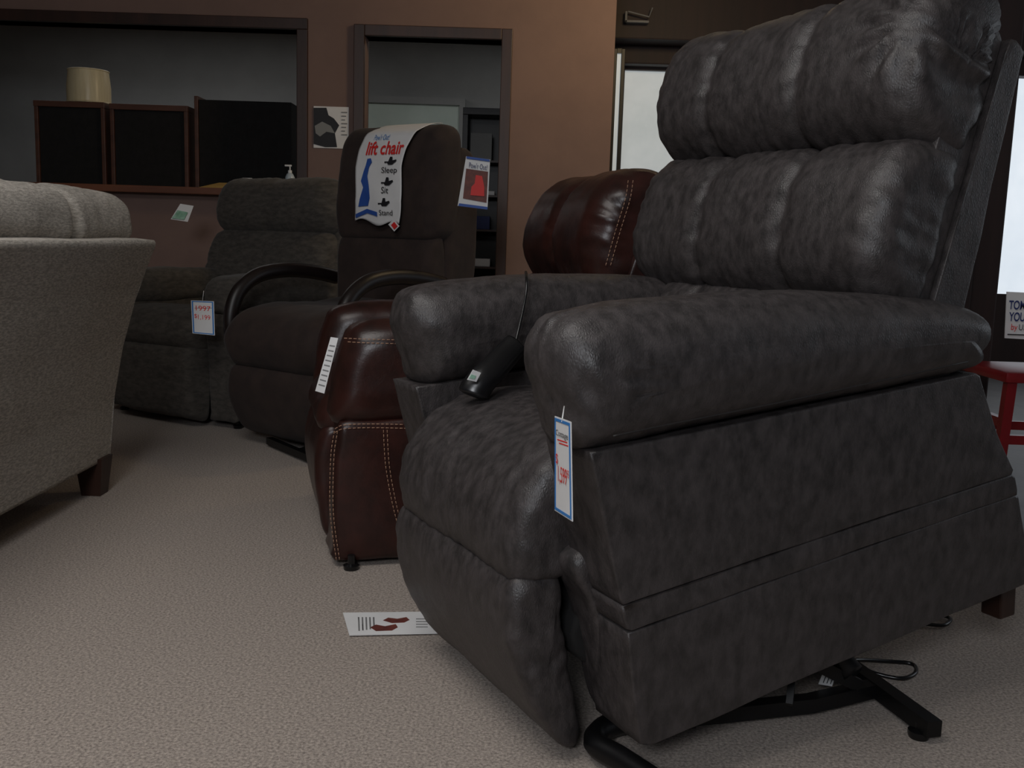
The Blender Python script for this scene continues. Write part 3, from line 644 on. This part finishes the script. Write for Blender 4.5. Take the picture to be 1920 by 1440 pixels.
mb=MB(); puff(mb,Sf,dens([(.08,.12),(.08,.32),(.84,.32),(.84,.12)],4),.1,1.8,.02,n=60,ns=8,smooth=False); build('seat_frame',mb,M_sofa,sf)
for s0,s1 in ((.03,.47),(.475,1.16),(1.17,1.85)):
    mb=MB(); puff(mb,Sf,[(-.10,.86),(-.118,.91),(-.105,.97),(-.07,1.0),(.0,1.02),(.08,1.0),(.12,.9),(.13,.6),(.12,.5),(.06,.5),(.03,.7)],s0,s1,.045,n=90,disp=lambda w,l:.012*noise.noise(w*6)+.004*noise.noise(w*20),ns=24,K=8); build('back_pillow',mb,M_sofa,sf)
    mb=MB(); puff(mb,Sf,[(.15,.33),(.85,.33),(.9,.4),(.86,.47),(.15,.47)],max(s0,.17),min(s1,1.73),.04,n=60,ns=12); build('seat_cushion',mb,M_sofa,sf)
for s in (.06,1.84):
    for b in (.03,.8):
        mb=MB(); c=Sf.w(b,s,0); vs=[]
        for z,k in ((0,.032),(.13,.046)):
            for dx,dy in ((-1,-1),(1,-1),(1,1),(-1,1)): vs.append(c+V((dx*k,dy*k,z)))
        mb.add(vs,[[0,1,2,3],[7,6,5,4],[0,4,5,1],[1,5,6,2],[2,6,7,3],[3,7,4,0]]); build('leg',mb,M_wood,sf,False)

# ================= FLOOR BROCHURE
t=thing('floor_brochure','white leaflet with brown chair pictures lying on carpet','brochure',onZ(735,1170,0))
g=lambda u,v,z=.004:onZ(u,v,z)
mb=MB(); quad(mb,g(655,1192),g(832,1188),g(815,1148),g(643,1150),-.002); build('sheet',mb,M_paper,t,False)
for pts in ([(718,1163),(728,1158),(745,1160),(762,1157),(768,1162),(758,1167),(735,1168)],[(694,1176),(705,1171),(722,1174),(742,1170),(746,1176),(735,1182),(705,1183)]):
    mb=MB(); poly(mb,[g(u,v,.0065) for u,v in pts],Z,.001); build('chair_print',mb,M_brp,t,False)
mb=MB()
for i in range(5):
    u=672+i*7; quad(mb,g(u,1183-i,.006),g(u+3,1183-i,.006),g(u+2,1157,.006),g(u-1,1157,.006),.0004)
for i in range(4): quad(mb,g(780,1160+i*5,.006),g(802,1160+i*5,.006),g(802,1161.4+i*5,.006),g(780,1161.4+i*5,.006),.0004)
build('fine_print',mb,M_pgrey,t,False)

# ================= SIGN AND RED STOOL AT RIGHT
t=thing('shop_sign','white printed sign beside dark post at right edge','sign',at(1910,636,3.4))
sp=lambda u,v,e=0:onY(u,v,3.45-e)
mb=MB(); quad(mb,sp(1884,634),sp(1990,640),sp(1990,552),sp(1888,547),.004); build('board',mb,M_paper,t,False)
def stx(s,u0,v0,u1,v1,m,bold=0): 
    p=sp(u0,v0,.006); text(s,p,V((sp(u1,v0,.006).x-p.x,0,0)),Z*(sp(u0,v1,.006).z-p.z),1,1,m,t,None,bold)
stx('TOM',1891,580,1922,563,M_navy,.02); stx('YOU',1891,602,1921,585,M_navy,.02); stx('by',1895,622,1907,607,M_red); stx('US',1910,619,1924,608,M_ink)
mb=MB(); quad(mb,sp(1889,628,.006),sp(1980,631,.006),sp(1980,629,.006),sp(1889,626,.006),.0004); build('fine_print',mb,M_ink,t,False)
P=onY(1882,697,3.2); sx0=P.x; sz=P.z
stl=thing('stool','glossy red wooden stool partly hidden behind the recliner at right','stool',(sx0+.17,3.35,0))
mb=MB(); bx(mb,sx0,sx0+.34,3.18,3.52,sz-.035,sz,.01); build('seat',mb,M_redp,stl,True,40)
for i in (0,1):
    for j in (0,1):
        mb=MB(); x=sx0+.03+i*.28; y=3.21+j*.28; tube(mb,[(x+(i*2-1)*.03,y+(j*2-1)*.02,0),(x,y,sz-.03)],.022,4); build('leg',mb,M_redp,stl,False)
z=onY(1890,825,3.2).z
for y in (3.2,3.48):
    mb=MB(); bx(mb,sx0+.03,sx0+.31,y,y+.02,z-.015,z+.015); build('stretcher',mb,M_redp,stl,False)
mb=MB(); bx(mb,sx0+.01,sx0+.035,3.2,3.49,z+.04,z+.07); build('stretcher',mb,M_redp,stl,False)

# ================= LIGHTS
def area(loc,target,sx_,sy_,e,c):
    l=bpy.data.lights.new('a','AREA'); l.shape='RECTANGLE'; l.size=sx_; l.size_y=sy_; l.energy=e; l.color=c
    o=bpy.data.objects.new('unseen_area_light',l); col.objects.link(o); o.location=loc  # light out of view; not every one hangs at the ceiling
    o.rotation_euler=(V(target)-V(loc)).to_track_quat('-Z','Y').to_euler(); return o
area((-.9,1.2,2.7),(-.8,1.5,0),1.4,1.4,35,(1,.97,.94))
area((-.6,-1.4,1.9),(.1,2.3,.3),.8,.6,36,(.92,.95,1))  # key light added near the camera for highlights, no fitting there
area((5.2,3.5,1.7),(0,3,.8),2.5,1.8,16,(.85,.92,1))  # cool side light added from the right for unseen showroom windows
area((-2.5,7.7,2.65),(-2.5,7.7,0),2.5,1,10,(1,.98,.96))  # unseen light added so the back room is not dark
area((.0,8.2,2.65),(-.2,8.2,0),.5,.5,3,(1,.98,.96))  # small unseen light added behind the doorway
area((1.0,4.7,2.6),(.3,6.0,1.9),.4,.4,13,(1,.74,.42))
w=bpy.data.worlds.new('w'); scn.world=w; w.use_nodes=True
bgn=w.node_tree.nodes['Background']; bgn.inputs[0].default_value=(.62,.68,.8,1); bgn.inputs[1].default_value=.06
# ================= CAMERA
cd=bpy.data.cameras.new('c'); cd.sensor_width=36; cd.lens=F/1920*36; cd.clip_start=.02
co=bpy.data.objects.new('camera',cd); col.objects.link(co); scn.camera=co
m3=Matrix((rt,up,-fw)).transposed(); co.matrix_world=Matrix.Translation(CAM)@m3.to_4x4()
